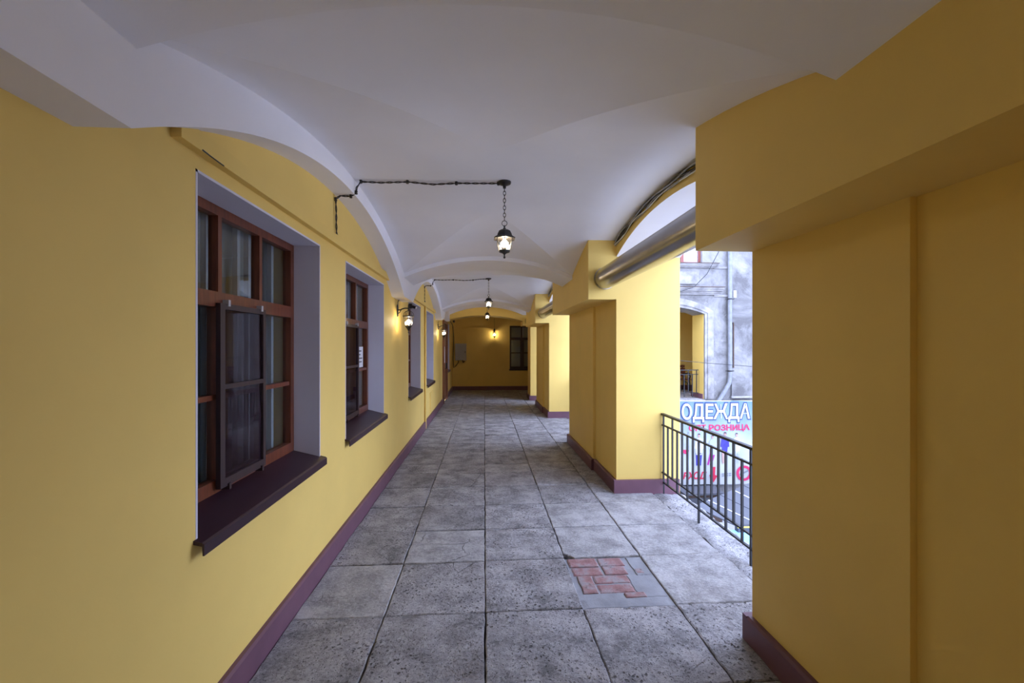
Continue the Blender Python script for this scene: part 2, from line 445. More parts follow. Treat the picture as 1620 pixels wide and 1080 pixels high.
# ------------------------------------------------------------------ right side: piers, blocks, arched wall
wr = MB()
for i, (a, b) in enumerate(OPEN):
    zc = 2.94 if b - a > 2 else 2.80
    zs = 2.735 if b - a > 2 else 2.70
    A = arc(a, b, zs, zc, 20)
    wr.prism(A + [(b, 3.5), (a, 3.5)], 'x', XP, XO, 0, side=lambda k: 1 if k < 20 else 0)
wall_right = tag(wr.build('wall_right', ['yellow', 'white']), 'yellow arcade wall with segmental arches open to the courtyard', 'wall', kind='structure')
PF = [(1.56, 1.535, None), (1.565, 1.537, 1.41), (1.53, 1.497, 5.66), (1.53, 1.497, 10.55), (1.44, 1.44, None)]
for (a, b), (xn, xf, st) in zip(PIERS, PF):
    last = a == Y_FAC
    p = MB()
    if st: p.box(xn, XO, a, st, -.4, 3.5).box(xf, XO, st, b, -.4, 3.5)
    else: p.box(xn, XO, a, b, -.4, 3.5)
    po = p.build('pier', 'yellow', wall_right)
    k = MB(); t_ = .036
    def sk(x, y0, y1):
        k.prism([(x - t_, -.03), (x - t_, SKIRT - .012), (x - t_ + .012, SKIRT), (x + .01, SKIRT), (x + .01, -.03)], 'y', y0, y1)
    if st: sk(xn, a, st - t_); sk(xf, st - t_, b)
    else: sk(xn, a, b)
    for yy in (a, b):
        s_ = -1 if yy == a else 1
        k.box((xn if yy == a else xf) - t_, XO - .02, min(yy, yy + s_ * t_), max(yy, yy + s_ * t_), -.03, SKIRT - .001)
    k.build('skirting', 'purple', po)
    if not last: MB().box(XB, xn, a, b - .001, ZBLK, 3.5).build('impost_block', 'yellow', wall_right)
MB().box(XB, 1.44, Y_FAC + .001, Y_WING, ZBLK + .1, 3.5).build('impost_block', 'yellow', wall_right)

# ------------------------------------------------------------------ vaulted ceiling
def bay_vault(y0, y1, zc=Z_CROWN, c0=2.905, c1=3.03, dv=.55):
    yc = (y0 + y1) / 2
    XE = XP + .05
    xs = [XA - .02 + (XB + .02 - XA) * k / 40 for k in range(41)] + [XB + (XE - XB) * k / 3 for k in range(1, 4)]
    def z1(y): return arcz(y, y0, y1, Z_SPR, zc)
    def z2(x, s):            # s = distance from the rib edge
        if x >= XB or x <= XA: return -9
        prof = (arcz(x, XA, XB, 0, .24) / .24)
        cr = c0 + (c1 - c0) * min(1, s / ((y1 - y0) / 2 - dv))
        return Z_SPR + prof * (cr - Z_SPR)
    def yg(x):               # groin: where the two barrels meet, in the near half
        lo, hi = y0, yc
        if z2(x, 0) <= z1(y0) + 1e-4: return y0
        for _ in range(40):
            m = (lo + hi) / 2
            if z2(x, m - y0) > z1(m): lo = m
            else: hi = m
        return lo
    b = MB(); G = [yg(x) for x in xs]
    N1, N2 = 14, 26
    near = [[(x, y0 + (g - y0) * k / N1, z2(x, (g - y0) * k / N1) if g > y0 else z1(y0)) for x, g in zip(xs, G)] for k in range(N1 + 1)]
    far = [[(x, y0 + y1 - y, z) for (x, y, z) in row] for row in near]
    mid = [[(x, g + (y0 + y1 - 2 * g) * k / N2, z1(g + (y0 + y1 - 2 * g) * k / N2)) for x, g in zip(xs, G)] for k in range(N2 + 1)]
    b.grid(near, flip=True); b.grid(far); b.grid(mid, flip=True)
    return b
allb = MB()
for i, (a, b) in enumerate(BAYS):
    v = bay_vault(a, b) if i < 3 else bay_vault(a, b, 2.97, 2.90, 2.95, .3)
    off = len(allb.v); allb.v += v.v; allb.f += [[q + off for q in f] for f in v.f]; allb.mi += v.mi
ceiling = allb.build('ceiling', 'white', None, True)
tag(ceiling, 'white limewashed groin vaults over the gallery', 'ceiling', kind='structure')
for a, b in RIBS:
    A = arc(XA - .01, XB + .01, 2.605, 2.80 if a < 1 else 2.85, 28)
    MB().prism(A + [(XB + .01, 3.5), (XA - .01, 3.5)], 'y', a, b).build('transverse_rib', 'white', ceiling, True)
# white wall arches carried on corbels along the left wall
def wall_arch():
    b = MB()
    zcb = 2.355
    pts = [(Y_BACK, zcb)]
    for i, (a, c) in enumerate(BAYS):
        if i == 3: A = arc(a + .02, c, zcb + .10, 2.80, 20)
        else: A = arc(a - .02, c + .02, zcb, 2.94, 40)
        pts += A
    pts += [(Y_FAC, 3.5), (Y_BACK, 3.5)]
    return b.prism(pts, 'x', XL - .02, XA)
wall_arch().build('wall_arch', 'white', ceiling, True)
# shelf of the storey above
MB().box(XL - TH, XO, Y_BACK - .3, Y_FAC, 3.3, 3.6).build('floor_above', 'white', ceiling)

# yellow arch where the gallery meets the cross wing, and the far rooms' walls
ya = MB()
A = arc(XL, XB + .02, 2.47, 2.65, 24)
ya.prism(A + [(XB + .02, 3.5), (XL, 3.5)], 'y', Y_FAC, Y_WING)
tag(ya.build('wall_cross_arch', 'yellow'), 'yellow segmental arch closing the far end of the vaults', 'arch wall', kind='structure')
we = MB()
EW = (.985, 2.05, .80, 2.48)
for x0, x1, z0, z1 in ((XL - TH, EW[0], -.3, 3.5), (EW[1], 9.2, -.3, 3.5), (EW[0], EW[1], -.3, EW[2]), (EW[0], EW[1], EW[3], 3.5)):
    we.box(x0, x1, Y_END, Y_END + .4, z0, z1)
wall_end = tag(we.build('wall_end', 'yellow'), 'dim yellow end wall facing down the gallery', 'wall', kind='structure')
MB().box(XL - TH, 9.2, Y_END - 2.45, Y_END + .4, 3.02, 3.3).build('wing_ceiling', 'white', ceiling)
MB().box(9.0, 9.3, Y_FAC, Y_END + .4, -.3, 3.5).build('wing_wall', 'yellow', wall_end)
tag(MB().prism([(Y_END - .034, -.03), (Y_END - .034, SKIRT - .012), (Y_END - .022, SKIRT), (Y_END + .01, SKIRT), (Y_END + .01, -.03)], 'x', XL + .03, 9.0).build('baseboard_end', 'purple'), 'aubergine skirting along the dim end wall', 'baseboard', kind='structure')
tag(MB().box(XL - TH, XO, Y_BACK - .3, Y_BACK, -.4, 3.5).build('wall_back', 'yellow'), 'yellow wall closing the gallery behind the viewer', 'wall', kind='structure')

# cable trunking ledges on the left wall
tr = MB().box(XL - .01, XL + .040, 1.72, 5.60, 2.52, 2.60)
tag(tr.build('trim_1', 'yellow'), 'yellow painted cable trunking above the two nearest windows', 'trim', kind='structure')
tr = MB().box(XL - .01, XL + .040, 6.40, 10.62, 2.505, 2.575)
tag(tr.build('trim_2', 'yellow'), 'yellow painted cable trunking above the two farther windows', 'trim', kind='structure')
tag(MB().tube([(XL + .022, 8.66, -.02), (XL + .022, 8.66, 2.51)], .022, 10).build('trim_3', 'yellow', None, True), 'slim yellow vertical pipe between the third and fourth windows', 'pipe', kind='structure')
ap = empty('access_panel', (XL, 9.8, .1), 'small yellow access panel low on the wall below the fourth window', 'panel')
MB().box(XL - .005, XL + .010, 9.52, 10.10, .16, .64).build('frame', 'yellow', ap)
MB().box(XL + .0, XL + .016, 9.56, 10.06, .20, .60).build('door', 'yellow', ap)

# ------------------------------------------------------------------ windows of the left wall
XFR = -1.41
def window(n, y0, y1, label, screen=True, cols=3):
    w = empty('window_%d' % n, (XL, (y0 + y1) / 2, WZ0), label, 'window', kind='structure')
    e = .012
    rv = MB().box(XFR - .03, XL + .001, y0, y0 + e, WZ0, WZ1).box(XFR - .03, XL + .001, y1 - e, y1, WZ0, WZ1).box(XFR - .03, XL + .001, y0, y1, WZ1 - e, WZ1)
    rv.build('reveal', 'reveal', w)
    # sloping metal sill with a turned-down lip
    MB().prism([(XFR, .925), (XL + .035, .868), (XL + .045, .860), (XL + .045, .812), (XL + .038, .812), (XL + .036, .852), (XFR, .905)], 'y', y0 - .015, y1 + .015).build('sill', 'sill', w)
    a, b = y0 + e, y1 - e; z0, z1 = .918, WZ1 - e; x0, x1 = XFR - .055, XFR
    fr = MB().box(x0, x1, a, a + .05, z0, z1).box(x0, x1, b - .05, b, z0, z1).box(x0, x1, a + .05, b - .05, z1 - .05, z1).box(x0, x1, a + .05, b - .05, z0, z0 + .075)
    fr.build('frame', 'wood', w)
    MB().box(x0 - .004, x1 + .010, a + .05, b - .05, 1.905, 1.985).build('transom', 'wood', w)
    cy = [a + .05 + (b - a - .10) * k / cols for k in range(cols + 1)]
    for k in range(1, cols):
        MB().box(x0, x1 + .004, cy[k] - .022, cy[k] + .022, z0 + .07, 1.905).build('mullion', 'wood', w)
        MB().box(x0 + .004, x1, cy[k] - .016, cy[k] + .016, 1.985, z1 - .05).build('mullion', 'wood', w)
    for k in range(cols):
        ya_, yb_ = cy[k] + .014, cy[k + 1] - .014
        MB().box(x0 + .008, x1 - .004, ya_, yb_, 1.415, 1.443).build('glazing_bar', 'wood', w)
        for za, zb in ((z0 + .073, 1.418), (1.44, 1.907), (1.983, z1 - .048)):
            p = MB().box(x0 + .020, x0 + .026, ya_, yb_, za, zb).build('pane', 'glass', w)
        # inner sash seen through the glass
        inn = MB()
        for yy in (cy[k] + .045, cy[k + 1] - .075):
            inn.box(x0 - .075, x0 - .045, yy, yy + .03, z0 + .02, z1 - .02)
        inn.build('inner_sash', 'inner', w)
    MB().box(XFR - .175, XFR - .165, y0 + .002, y1 - .002, WZ0 + .002, WZ1 - .002).build('blind', 'blind', w)
    if screen:
        k = 1
        xs0, xs1 = XFR + .012, XFR + .036
        a, b = cy[k] - .055, cy[k + 1] - .01
        z0, z1 = .95, 1.925
        s = MB().box(xs0, xs1, a, a + .04, z0, z1).box(xs0, xs1, b - .03, b, z0, z1).box(xs0, xs1, a + .04, b - .03, z1 - .03, z1).box(xs0, xs1, a + .04, b - .03, z0, z0 + .045)
        so = s.build('insect_screen', 'darkframe', w)
        MB().box(xs0, xs1, a + .04, b - .03, 1.47, 1.495).build('screen_bar', 'darkframe', so)
        MB().box(xs0 + .010, xs0 + .0115, a + .04, b - .03, z0 + .045, z1 - .03).build('screen_mesh', 'mesh', so)
        for yy in (a + .06, b - .06):
            MB().box(XFR, xs1 + .006, yy, yy + .018, z1 - .012, z1 + .022).build('hook', 'inner', so)
            MB().box(XFR, xs1 + .010, yy, yy + .018, z0 - .02, z0 + .012).build('latch', 'darkframe', so)
    return w
W = [window(1, *WIN[0], 'nearest three-light brown timber window with insect screen and plum sill'),
     window(2, *WIN[1], 'second brown timber window with a white notice on its far pane'),
     window(3, *WIN[2], 'third window beside the nearer wall lantern, with small camera at its head'),
     window(4, *WIN[3], 'fourth window between the slim yellow pipe and the farther wall lantern', False),
     window(5, *WIN[4], 'small deep window just past the brown door', False, 2)]
# window in the end wall
w6 = empty('window_6', (EW[0], Y_END, EW[2]), 'dark framed window in the dim end wall right of the far lantern', 'window', kind='structure')
x0, x1, z0, z1 = EW; yf = Y_END + .03
MB().box(x0, x1, yf, yf + .06, z0, z0 + .10).box(x0, x1, yf, yf + .06, z1 - .06, z1).box(x0, x0 + .06, yf, yf + .06, z0 + .1, z1 - .06).box(x1 - .06, x1, yf, yf + .06, z0 + .1, z1 - .06).build('frame', 'darkframe', w6)
MB().box(x0 + .06, x1 - .06, yf, yf + .07, 1.93, 2.03).build('transom', 'darkframe', w6)
MB().box(1.40, 1.54, yf, yf + .07, z0 + .10, 1.93).build('mullion', 'darkframe', w6)
MB().box(1.42, 1.47, yf, yf + .06, 2.03, z1 - .06).build('mullion', 'darkframe', w6)
for xa, xb in ((x0 + .06, 1.40), (1.54, x1 - .06)):
    MB().box(xa, xb, yf + .01, yf + .05, 1.41, 1.45).build('glazing_bar', 'darkframe', w6)
    for za, zb in ((z0 + .10, 1.41), (1.45, 1.93), (2.03, z1 - .06)):
        MB().box(xa, xb, yf + .028, yf + .034, za, zb).build('pane', 'glass', w6)
MB().box(x0 - .02, x1 + .02, Y_END - .05, yf, z0 - .05, z0).build('sill', 'sill', w6)
MB().box(x0, x1, Y_END + .2, Y_END + .21, z0, z1).build('blind', 'inner', w6)

# ------------------------------------------------------------------ door on the left
d = empty('door_1', (XL, DOOR[0], 0), 'brown panelled wooden door at the far end of the windowed wall', 'door', kind='structure')
a, b, zt = DOOR
MB().box(XL - .15, XL + .055, a - .05, a + .05, -.02, zt + .02).box(XL - .15, XL + .055, b - .05, b + .05, -.02, zt + .02).box(XL - .15, XL + .055, a + .05, b - .05, zt - .08, zt + .02).build('door_frame', 'doorwood', d)
lf = MB().box(XL - .07, XL - .015, a + .05, b - .05, .0, zt - .08).build('door_leaf', 'doorwood', d)
for za, zb in ((.15, .85), (1.0, 1.6), (1.72, 2.25)):
    MB().box(XL - .02, XL + .004, a + .18, b - .18, za, zb).build('door_panel', 'doorwood', lf)
MB().box(XL - .02, XL + .045, b - .16, b - .12, .98, 1.16).tube([(XL + .03, b - .14, 1.07), (XL + .05, b - .14, 1.07), (XL + .05, b - .26, 1.07)], .009).build('handle', 'iron', lf)
nt = tag(MB().box(XL + .055, XL + .062, a - .03, a + .04, 1.20, 1.68).build('notice_plate', 'paper'), 'narrow white notice plate fixed to the brown door frame', 'notice')

# notice on the second window
nb = empty('paper_notice', (XFR - .02, 4.88, 1.43), 'white paper notice taped inside the second window', 'notice')
n0, n1 = 4.80, 5.06
MB().box(XFR - .028, XFR - .0265, n0, n1, 1.452, 1.69).build('sheet', 'paper', nb)
ln = MB()
for k, (u0, u1) in enumerate(((.25, .75), (.34, .62), (.12, .88), (.18, .80))):
    zz = 1.635 - k * .042
    ln.box(XFR - .0266, XFR - .0258, n0 + (n1 - n0) * u0, n0 + (n1 - n0) * u1, zz, zz + .012)
ln.build('printed_lines', 'ink', nb)

# ------------------------------------------------------------------ lanterns
def ring(c, R, r, ax='y', n=14):
    pts = []
    for k in range(n):
        t_ = 2 * math.pi * k / n
        pts.append((c[0] + R * math.cos(t_), c[1], c[2] + R * math.sin(t_)) if ax == 'y' else (c[0], c[1] + R * math.cos(t_), c[2] + R * math.sin(t_)))
    return pts
def pendant(loc, ztop, label):
    """loc: x, y, z of the lantern's finial tip"""
    p = empty('pendant_lantern', loc, label, 'lantern', 'chain-hung lanterns under the vaults')
    x, y, z = loc
    MB().lathe([(.002, -.055), (.012, -.055), (.014, -.035), (.030, -.028), (.052, -.018), (.056, 0)], (x, y, ztop), 16).build('ceiling_rose', 'black', p, True)
    lk = MB(); zr = z + .315; n = max(3, int(round((ztop - .055 - zr) / .030)))
    for k in range(n):
        zc = zr + (ztop - .05 - zr) * (k + .5) / n
        R = .011; hh = (ztop - .05 - zr) / n * .62
        pts = []
        for q in range(10):
            t_ = 2 * math.pi * q / 10
            u, v = R * math.cos(t_), hh * math.sin(t_)
            pts.append((x + u, y, zc + v) if k % 2 else (x, y + u, zc + v))
        lk.tube(pts, .0028, 5, True)
    lk.build('chain', 'black', p)
    MB().tube(ring((x, y, z + .292), .022, 0), .003, 5, True).build('loop', 'black', p)
    MB().lathe([(.004, .275), (.009, .272), (.007, .255), (.014, .250), (.010, .243), (.028, .240), (.052, .226), (.066, .200), (.070, .186), (.078, .180), (.100, .166), (.098, .160), (.070, .168)], (x, y, z), 6, math.pi / 6).build('cap', 'black', p)
    MB().lathe([(.003, .0), (.009, .004), (.010, .014), (.005, .020), (.008, .034), (.016, .042), (.044, .052), (.052, .058), (.052, .066), (.040, .068)], (x, y, z), 6, math.pi / 6).build('base', 'black', p)
    for k in range(6):
        a0, a1 = math.pi / 6 + k * math.pi / 3, math.pi / 6 + (k + 1) * math.pi / 3
        P = lambda a_, r_, z_: (x + r_ * math.cos(a_), y + r_ * math.sin(a_), z + z_)
        MB().tube([P(a0, .049, .062), P(a0, .073, .170)], .0028, 5).build('glazing_rib', 'black', p)
        MB().poly([P(a0, .047, .064), P(a1, .047, .064), P(a1, .071, .170), P(a0, .071, .170)]).build('pane', 'lampglass', p)
    MB().lathe([(.014, .168), (.014, .155), (.012, .150)], (x, y, z), 10).build('lamp_holder', 'paper', p)
    MB().lathe([(.006, .150), (.020, .146), (.031, .130), (.031, .114), (.020, .098), (.004, .092)], (x, y, z), 10).build('bulb', 'bulb', p, True)
    return p
pendant((.168, 3.46, 2.425), 3.062, 'nearest chain-hung black lantern, glowing under the first vault')
pendant((.09, 8.40, 2.425), 3.060, 'middle chain-hung lantern under the second vault')
pendant((.09, 12.10, 2.425), 2.970, 'farthest chain-hung lantern, just before the yellow arch')

def wall_lantern(loc, direction, label, cable_top=None):
    """loc: wall point at plate middle; direction: unit vector off the wall"""
    dx, dy = direction
    p = empty('wall_lantern', (loc[0], loc[1], loc[2] - .20), label, 'lantern', 'wall lanterns with curved arms')
    x, y, z = loc
    R = lambda u, v, w: (x + dx * u - dy * v, y + dy * u + dx * v, z + w)     # u out of wall, v along, w up
    b = MB(); pl = [(-.026, -.055), (-.012, -.085), (0, -.095), (.012, -.085), (.026, -.055), (.030, .02), (.024, .065), (.0, .085), (-.024, .065), (-.030, .02)]
    f0 = [R(0, v, w) for v, w in pl]; f1 = [R(.018, v * .75, w * .85) for v, w in pl]
    b.poly(f1); n = len(pl)
    for k in range(n): b.poly([f0[k], f0[(k + 1) % n], f1[(k + 1) % n], f1[k]])
    b.build('wall_plate', 'black', p)
    arm = [(.01, .0), (.04, -.004), (.075, .012), (.11, .022), (.16, .022)]
    a = MB().tube([R(u, 0, w + .01) for u, w in arm], .009, 7).tube([R(.01, 0, -.05), R(.035, 0, -.03), R(.06, 0, .012)], .006, 6)
    a.build('arm', 'black', p, True)
    c = R(.16, 0, 0); cx, cy, cz = c
    MB().lathe([(.004, .085), (.010, .078), (.006, .066), (.013, .055), (.007, .045), (.010, .03), (.012, .0), (.010, -.01)], c, 8).build('finial', 'black', p, True)
    hoop = MB()
    for k in range(3):
        an = k * math.pi / 3
        pts = [(cx + .072 * math.cos(an) * math.cos(t_), cy + .072 * math.sin(an) * math.cos(t_), cz - .075 + .072 * math.sin(t_)) for t_ in [math.pi * q / 12 for q in range(13)]]
        hoop.tube(pts, .0035, 5)
    hoop.build('crown_hoops', 'black', p)
    MB().lathe([(.074, -.094), (.084, -.090), (.084, -.074), (.070, -.072)], c, 6, math.pi / 6).build('collar', 'black', p)
    MB().lathe([(.004, -.325), (.010, -.318), (.010, -.306), (.005, -.298), (.009, -.285), (.022, -.262), (.044, -.232), (.052, -.224), (.050, -.215)], c, 6, math.pi / 6).build('base', 'black', p)
    for k in range(6):
        a0, a1 = math.pi / 6 + k * math.pi / 3, math.pi / 6 + (k + 1) * math.pi / 3
        P = lambda a_, r_, z_: (cx + r_ * math.cos(a_), cy + r_ * math.sin(a_), cz + z_)
        MB().tube([P(a0, .050, -.220), P(a0, .074, -.090)], .003, 5).build('glazing_rib', 'black', p)
        MB().poly([P(a0, .048, -.218), P(a1, .048, -.218), P(a1, .072, -.092), P(a0, .072, -.092)]).build('pane', 'lampglass', p)
    MB().lathe([(.013, -.222), (.013, -.195), (.011, -.190)], c, 10).build('lamp_holder', 'paper', p)
    MB().lathe([(.006, -.192), (.018, -.186), (.027, -.170), (.027, -.152), (.018, -.136), (.004, -.130)], c, 10).build('bulb', 'bulb', p, True)
    if cable_top:
        MB().tube([R(.012, 0, .07), R(.012, .004, .12), R(.012, -.003, cable_top - z - .03), R(.03, .0, cable_top - z)], .005, 6).build('supply_cable', 'black', p, True)
    return p
wall_lantern((XL, 5.97, 2.20), (1, 0), 'nearer black wall lantern beside the third window', 2.35)
wall_lantern((XL, 11.15, 2.20), (1, 0), 'farther black wall lantern just before the brown door', 2.35)
wall_lantern((.39, Y_END, 2.29), (0, -1), 'black wall lantern glowing on the dim end wall', 2.75)

# twisted supply cables with knob insulators
def twisted(path, name, label, knobs):
    P = [Vector(p) for p in path]
    root = empty(name, P[0], label, 'cable')
    pts = []
    for a, b in zip(P[:-1], P[1:]):
        n = max(2, int((b - a).length / .012))
        pts += [a.lerp(b, k / n) for k in range(n)]
    pts.append(P[-1])
    for ph in (0, math.pi):
        q = []
        for k, p in enumerate(pts):
            d = (pts[min(k + 1, len(pts) - 1)] - pts[max(k - 1, 0)]).normalized()
            u = d.orthogonal().normalized() if abs(d.z) < .8 else Vector((1, 0, 0)); u = (u - d * u.dot(d)).normalized(); w = d.cross(u)
            a = k * .55 + ph
            q.append(p + (u * math.cos(a) + w * math.sin(a)) * .0045)
        MB().tube(q, .0042, 5).build('cable_strand', 'black', root, True)
    for kx in knobs:
        MB().lathe([(.011, -.014), (.013, -.006), (.008, 0), (.013, .006), (.011, .014)], kx, 10).build('insulator', 'black', root, True)
def zmain(y, i=1): return arcz(y, *BAYS[i], Z_SPR, Z_CROWN)
for i, (yc, xl) in ((1, (3.50, .168)), (2, (8.60, .09))):
    yl = 3.46 if i == 1 else 8.40
    zc = zmain(yc, i) - .012; zs = 2.94 - .012
    path = [(XL + .015, yc + .02, 2.60), (XL + .014, yc + .012, 2.70), (XL + .018, yc, 2.80), (XL + .014, yc, 2.90), (XL + .05, yc, zs + .0), (XA - .03, yc, zs - .002), (XA + .012, yc, zs + .03), (XA + .016, yc, zc - .05), (XA + .05, yc, zc), (-.85, yc, zc - .004), (-.63, yc - .02, zc), (-.42, yc, zc - .008), (-.23, yc - .02, zc - .001), (-.05, yl, zc - .006), (xl - .05, yl, zc - .002)]
    kn = [path[0], path[3], path[5], path[6], path[8], path[10], path[12], path[14]]
    twisted(path, 'lamp_cable', ('twisted black cable on knobs feeding the nearest hanging lantern' if i == 1 else 'twisted black cable on knobs feeding the middle hanging lantern'), kn)
tag(MB().tube([(XL + .042, 1.84, 2.525), (XL + .050, 1.88, 2.516), (XL + .044, 1.98, 2.518)], .003, 6).build('loose_wire', 'black', None, True), 'short loose black wire end at the trunking above the nearest window', 'wire')

# security camera at the head of the third window
sc_ = empty('security_camera', (XL - .05, 7.45, 2.30), 'small dark security camera at the head of the third window', 'camera')
MB().box(XL - .14, XL - .04, 7.42, 7.48, 2.36, 2.44).build('bracket', 'black', sc_)
MB().tube([(XL - .06, 7.45, 2.40), (XL + .03, 7.42, 2.37)], .026, 10).build('body', 'black', sc_, True)
MB().tube([(XL + .028, 7.42, 2.37), (XL + .036, 7.417, 2.367)], .022, 10).build('lens_cover', 'paper', sc_, True)

# ------------------------------------------------------------------ ventilation ducts between the impost blocks
for (a, b), lab in zip(OPEN[:3], ('round steel duct spanning the opening behind the viewer', 'large round steel duct spanning the nearest courtyard opening', 'round steel duct spanning the second courtyard opening')):
    du = empty('ventilation_duct', (1.385, a, 2.475), lab, 'duct', 'steel ducts between the blocks')
    x, z = 1.385, 2.475
    MB().tube([(x, a - .02, z), (x, b + .02, z)], .122, 28).build('duct_tube', 'steel', du, True)
    for yy in (b - .035,):
        MB().tube([(x, yy - .018, z), (x, yy + .018, z)], .127, 28).build('joint_band', 'steel', du, True)
du = empty('ventilation_duct', (1.385, 11.9, 2.475), 'short steel duct across the last narrow opening', 'duct', 'steel ducts between the blocks')
MB().tube([(1.385, 11.88, 2.475), (1.385, 12.97, 2.475)], .122, 28).build('duct_tube', 'steel', du, True)
# cable bundles under the vault edge over the openings
for i, lab in ((1, 'loose bundle of cables following the arch above the nearest steel duct'), (2, 'loose bundle of cables following the arch above the second steel duct')):
    a, b = OPEN[i]
    cb = empty('cable_bundle', (XP - .02, (a + b) / 2, 2.85), lab, 'cables')
    for j, (mt, r, dz, ox) in enumerate((('black', .011, -.045, -.016), ('black', .008, -.030, -.022), ('cablegrey', .008, -.058, -.012), ('cablewhite', .005, -.066, -.018), ('black', .010, -.020, -.012), ('cablegrey', .006, -.038, -.032))):
        pts = []
        for q in range(31):
            y = a + .01 + (b - a - .02) * q / 30
            pts.append((XP + ox + .006 * math.sin(q * .9 + j), y, zmain(y, i) + dz + .012 * math.sin(q * .7 + j * 1.7)))
        MB().tube(pts, r, 6).build('cable', mt, cb, True)

# ------------------------------------------------------------------ courtyard railings
def railing(y0, y1, label, x=2.08, post_every=7):
    r = empty('railing', (x, (y0 + y1) / 2, 0), label, 'railing', 'black iron railings in the arcade openings')
    MB().box(x - .020, x + .020, y0 - .01, y1 + .01, .893, .915).build('handrail', 'iron', r)
    for z0, z1 in ((.770, .786), (.216, .232), (.108, .124)):
        MB().box(x - .010, x + .010, y0 - .01, y1 + .01, z0, z1).build('rail', 'iron', r)
    n = int(round((y1 - y0) / .119)); s_ = .0085
    for k in range(n + 1):
        y = y1 - .03 - (y1 - y0 - .06) * k / n
        if k % post_every == 0: z0, z1 = -.03, (.893 if k % 2 == 0 else .786)
        elif k % 2 == 0: z0, z1 = .232, .893
        else: z0, z1 = .108, .786
        MB().box(x - s_, x + s_, y - s_, y + s_, z0, z1).build('baluster', 'iron', r)
railing(*OPEN[1], 'black iron railing across the nearest courtyard opening')
railing(*OPEN[2], 'black iron railing across the second courtyard opening, mostly behind a pier')
railing(*OPEN[0], 'black iron railing in the opening behind the viewer')

# ------------------------------------------------------------------ end wall fittings
eb = empty('meter_box', (-.9, Y_END, 1.15), 'grey metal meter box with hanging wires on the end wall', 'box')
MB().box(-1.10, -.68, Y_END - .20, Y_END, 1.15, 1.79).build('body', 'boxgrey', eb)
MB().box(-1.085, -.695, Y_END - .212, Y_END - .20, 1.165, 1.775).build('door', 'boxgrey', eb)
MB().box(-.73, -.71, Y_END - .222, Y_END - .21, 1.44, 1.50).build('lock', 'black', eb)
MB().tube([(-1.0, Y_END - .08, 1.15), (-.98, Y_END - .06, 1.08), (-1.05, Y_END - .05, .98), (-1.12, Y_END - .03, .90)], .012, 6).tube([(-.82, Y_END - .1, 1.15), (-.80, Y_END - .1, 1.06), (-.75, Y_END - .1, 1.12)], .022, 6).build('wires', 'black', eb, True)
tag(MB().tube([(XL + .03, Y_WING + .4, 2.60), (XL + .05, Y_END - .9, 2.52), (XL + .03, Y_END - .06, 2.45), (XL + .06, Y_END - .03, 2.0), (XL + .04, Y_END - .03, 1.2), (-1.16, Y_END - .03, .86)], .013, 6).build('hanging_cable', 'black', None, True), 'dark cable running down the corner beside the meter box', 'cable')
tag(MB().box(XL, .3, Y_END - .03, Y_END + .005, 2.38, 2.42).build('conduit', 'yellow'), 'thin yellow conduit running across the end wall above the meter box', 'conduit')
tag(MB().box(-.70, -.66, Y_END - .03, Y_END + .005, 1.79, 2.38).build('conduit', 'yellow'), 'vertical yellow conduit dropping into the meter box', 'conduit')
hp = empty('hatch_panel', (-.85, Y_END, .15), 'yellow painted hatch low on the end wall under the meter box', 'panel')
MB().box(-1.02, -.66, Y_END - .012, Y_END + .005, .17, .62).build('frame', 'yellow', hp)
MB().box(-.99, -.69, Y_END - .020, Y_END - .005, .20, .59).build('door', 'yellow', hp)
tag(MB().tube([(-1.0, Y_WING + .1, 2.52), (-1.0, Y_WING + .22, 2.50)], .035, 10).build('spotlight', 'black', None, True), 'tiny dark spotlight under the left end of the yellow arch', 'light')

# ------------------------------------------------------------------ courtyard
XR = 14.0
tag(MB().box(XO - .1, 30.0, -25, Y_FAC + .1, -3.8, -3.6).build('courtyard_ground', 'ground'), 'grey paved courtyard floor a storey below the gallery', 'ground', kind='structure')
tag(MB().box(XO - .4, XO, Y_BACK - 6, Y_FAC, -3.7, -.33).build('wall_lower', 'facade'), 'grey plastered ground storey under the gallery', 'wall', kind='structure')
AX0, AX1, AZS, AZC = 4.65, 7.05, 2.72, 2.95
fc = MB(); yA, yB = Y_FAC, Y_WING
fc.box(XO, AX0, yA, yB, -3.7, 6.5)
UX0, UX1, UZ0, UZ1 = 5.75, 6.98, 4.32, 6.1
fc.box(AX1, 20.2, yA, yB, -3.7, 6.5)
fc.box(AX0, AX1, yA, yB, -3.7, -.03)
A = arc(AX0, AX1, AZS, AZC, 20)
fc.prism(A + [(AX1, UZ0), (AX0, UZ0)], 'y', yA, yB)
fc.box(AX0, UX0, yA, yB, UZ0, 6.5).box(UX1, AX1, yA, yB, UZ0, 6.5).box(UX0, UX1, yA, yB, UZ1, 6.5)
fac = tag(fc.build('wall_courtyard', 'facade'), 'weathered grey stucco courtyard facade with an arched balcony opening', 'facade', kind='structure')
MB().box(7.93, 20.0, yA - .06, yA + .01, .09, 6.5).build('raised_panel', 'facade', fac)
MB().box(7.90, 20.0, yA - .10, yA + .01, .03, .09).build('panel_ledge', 'mould', fac)
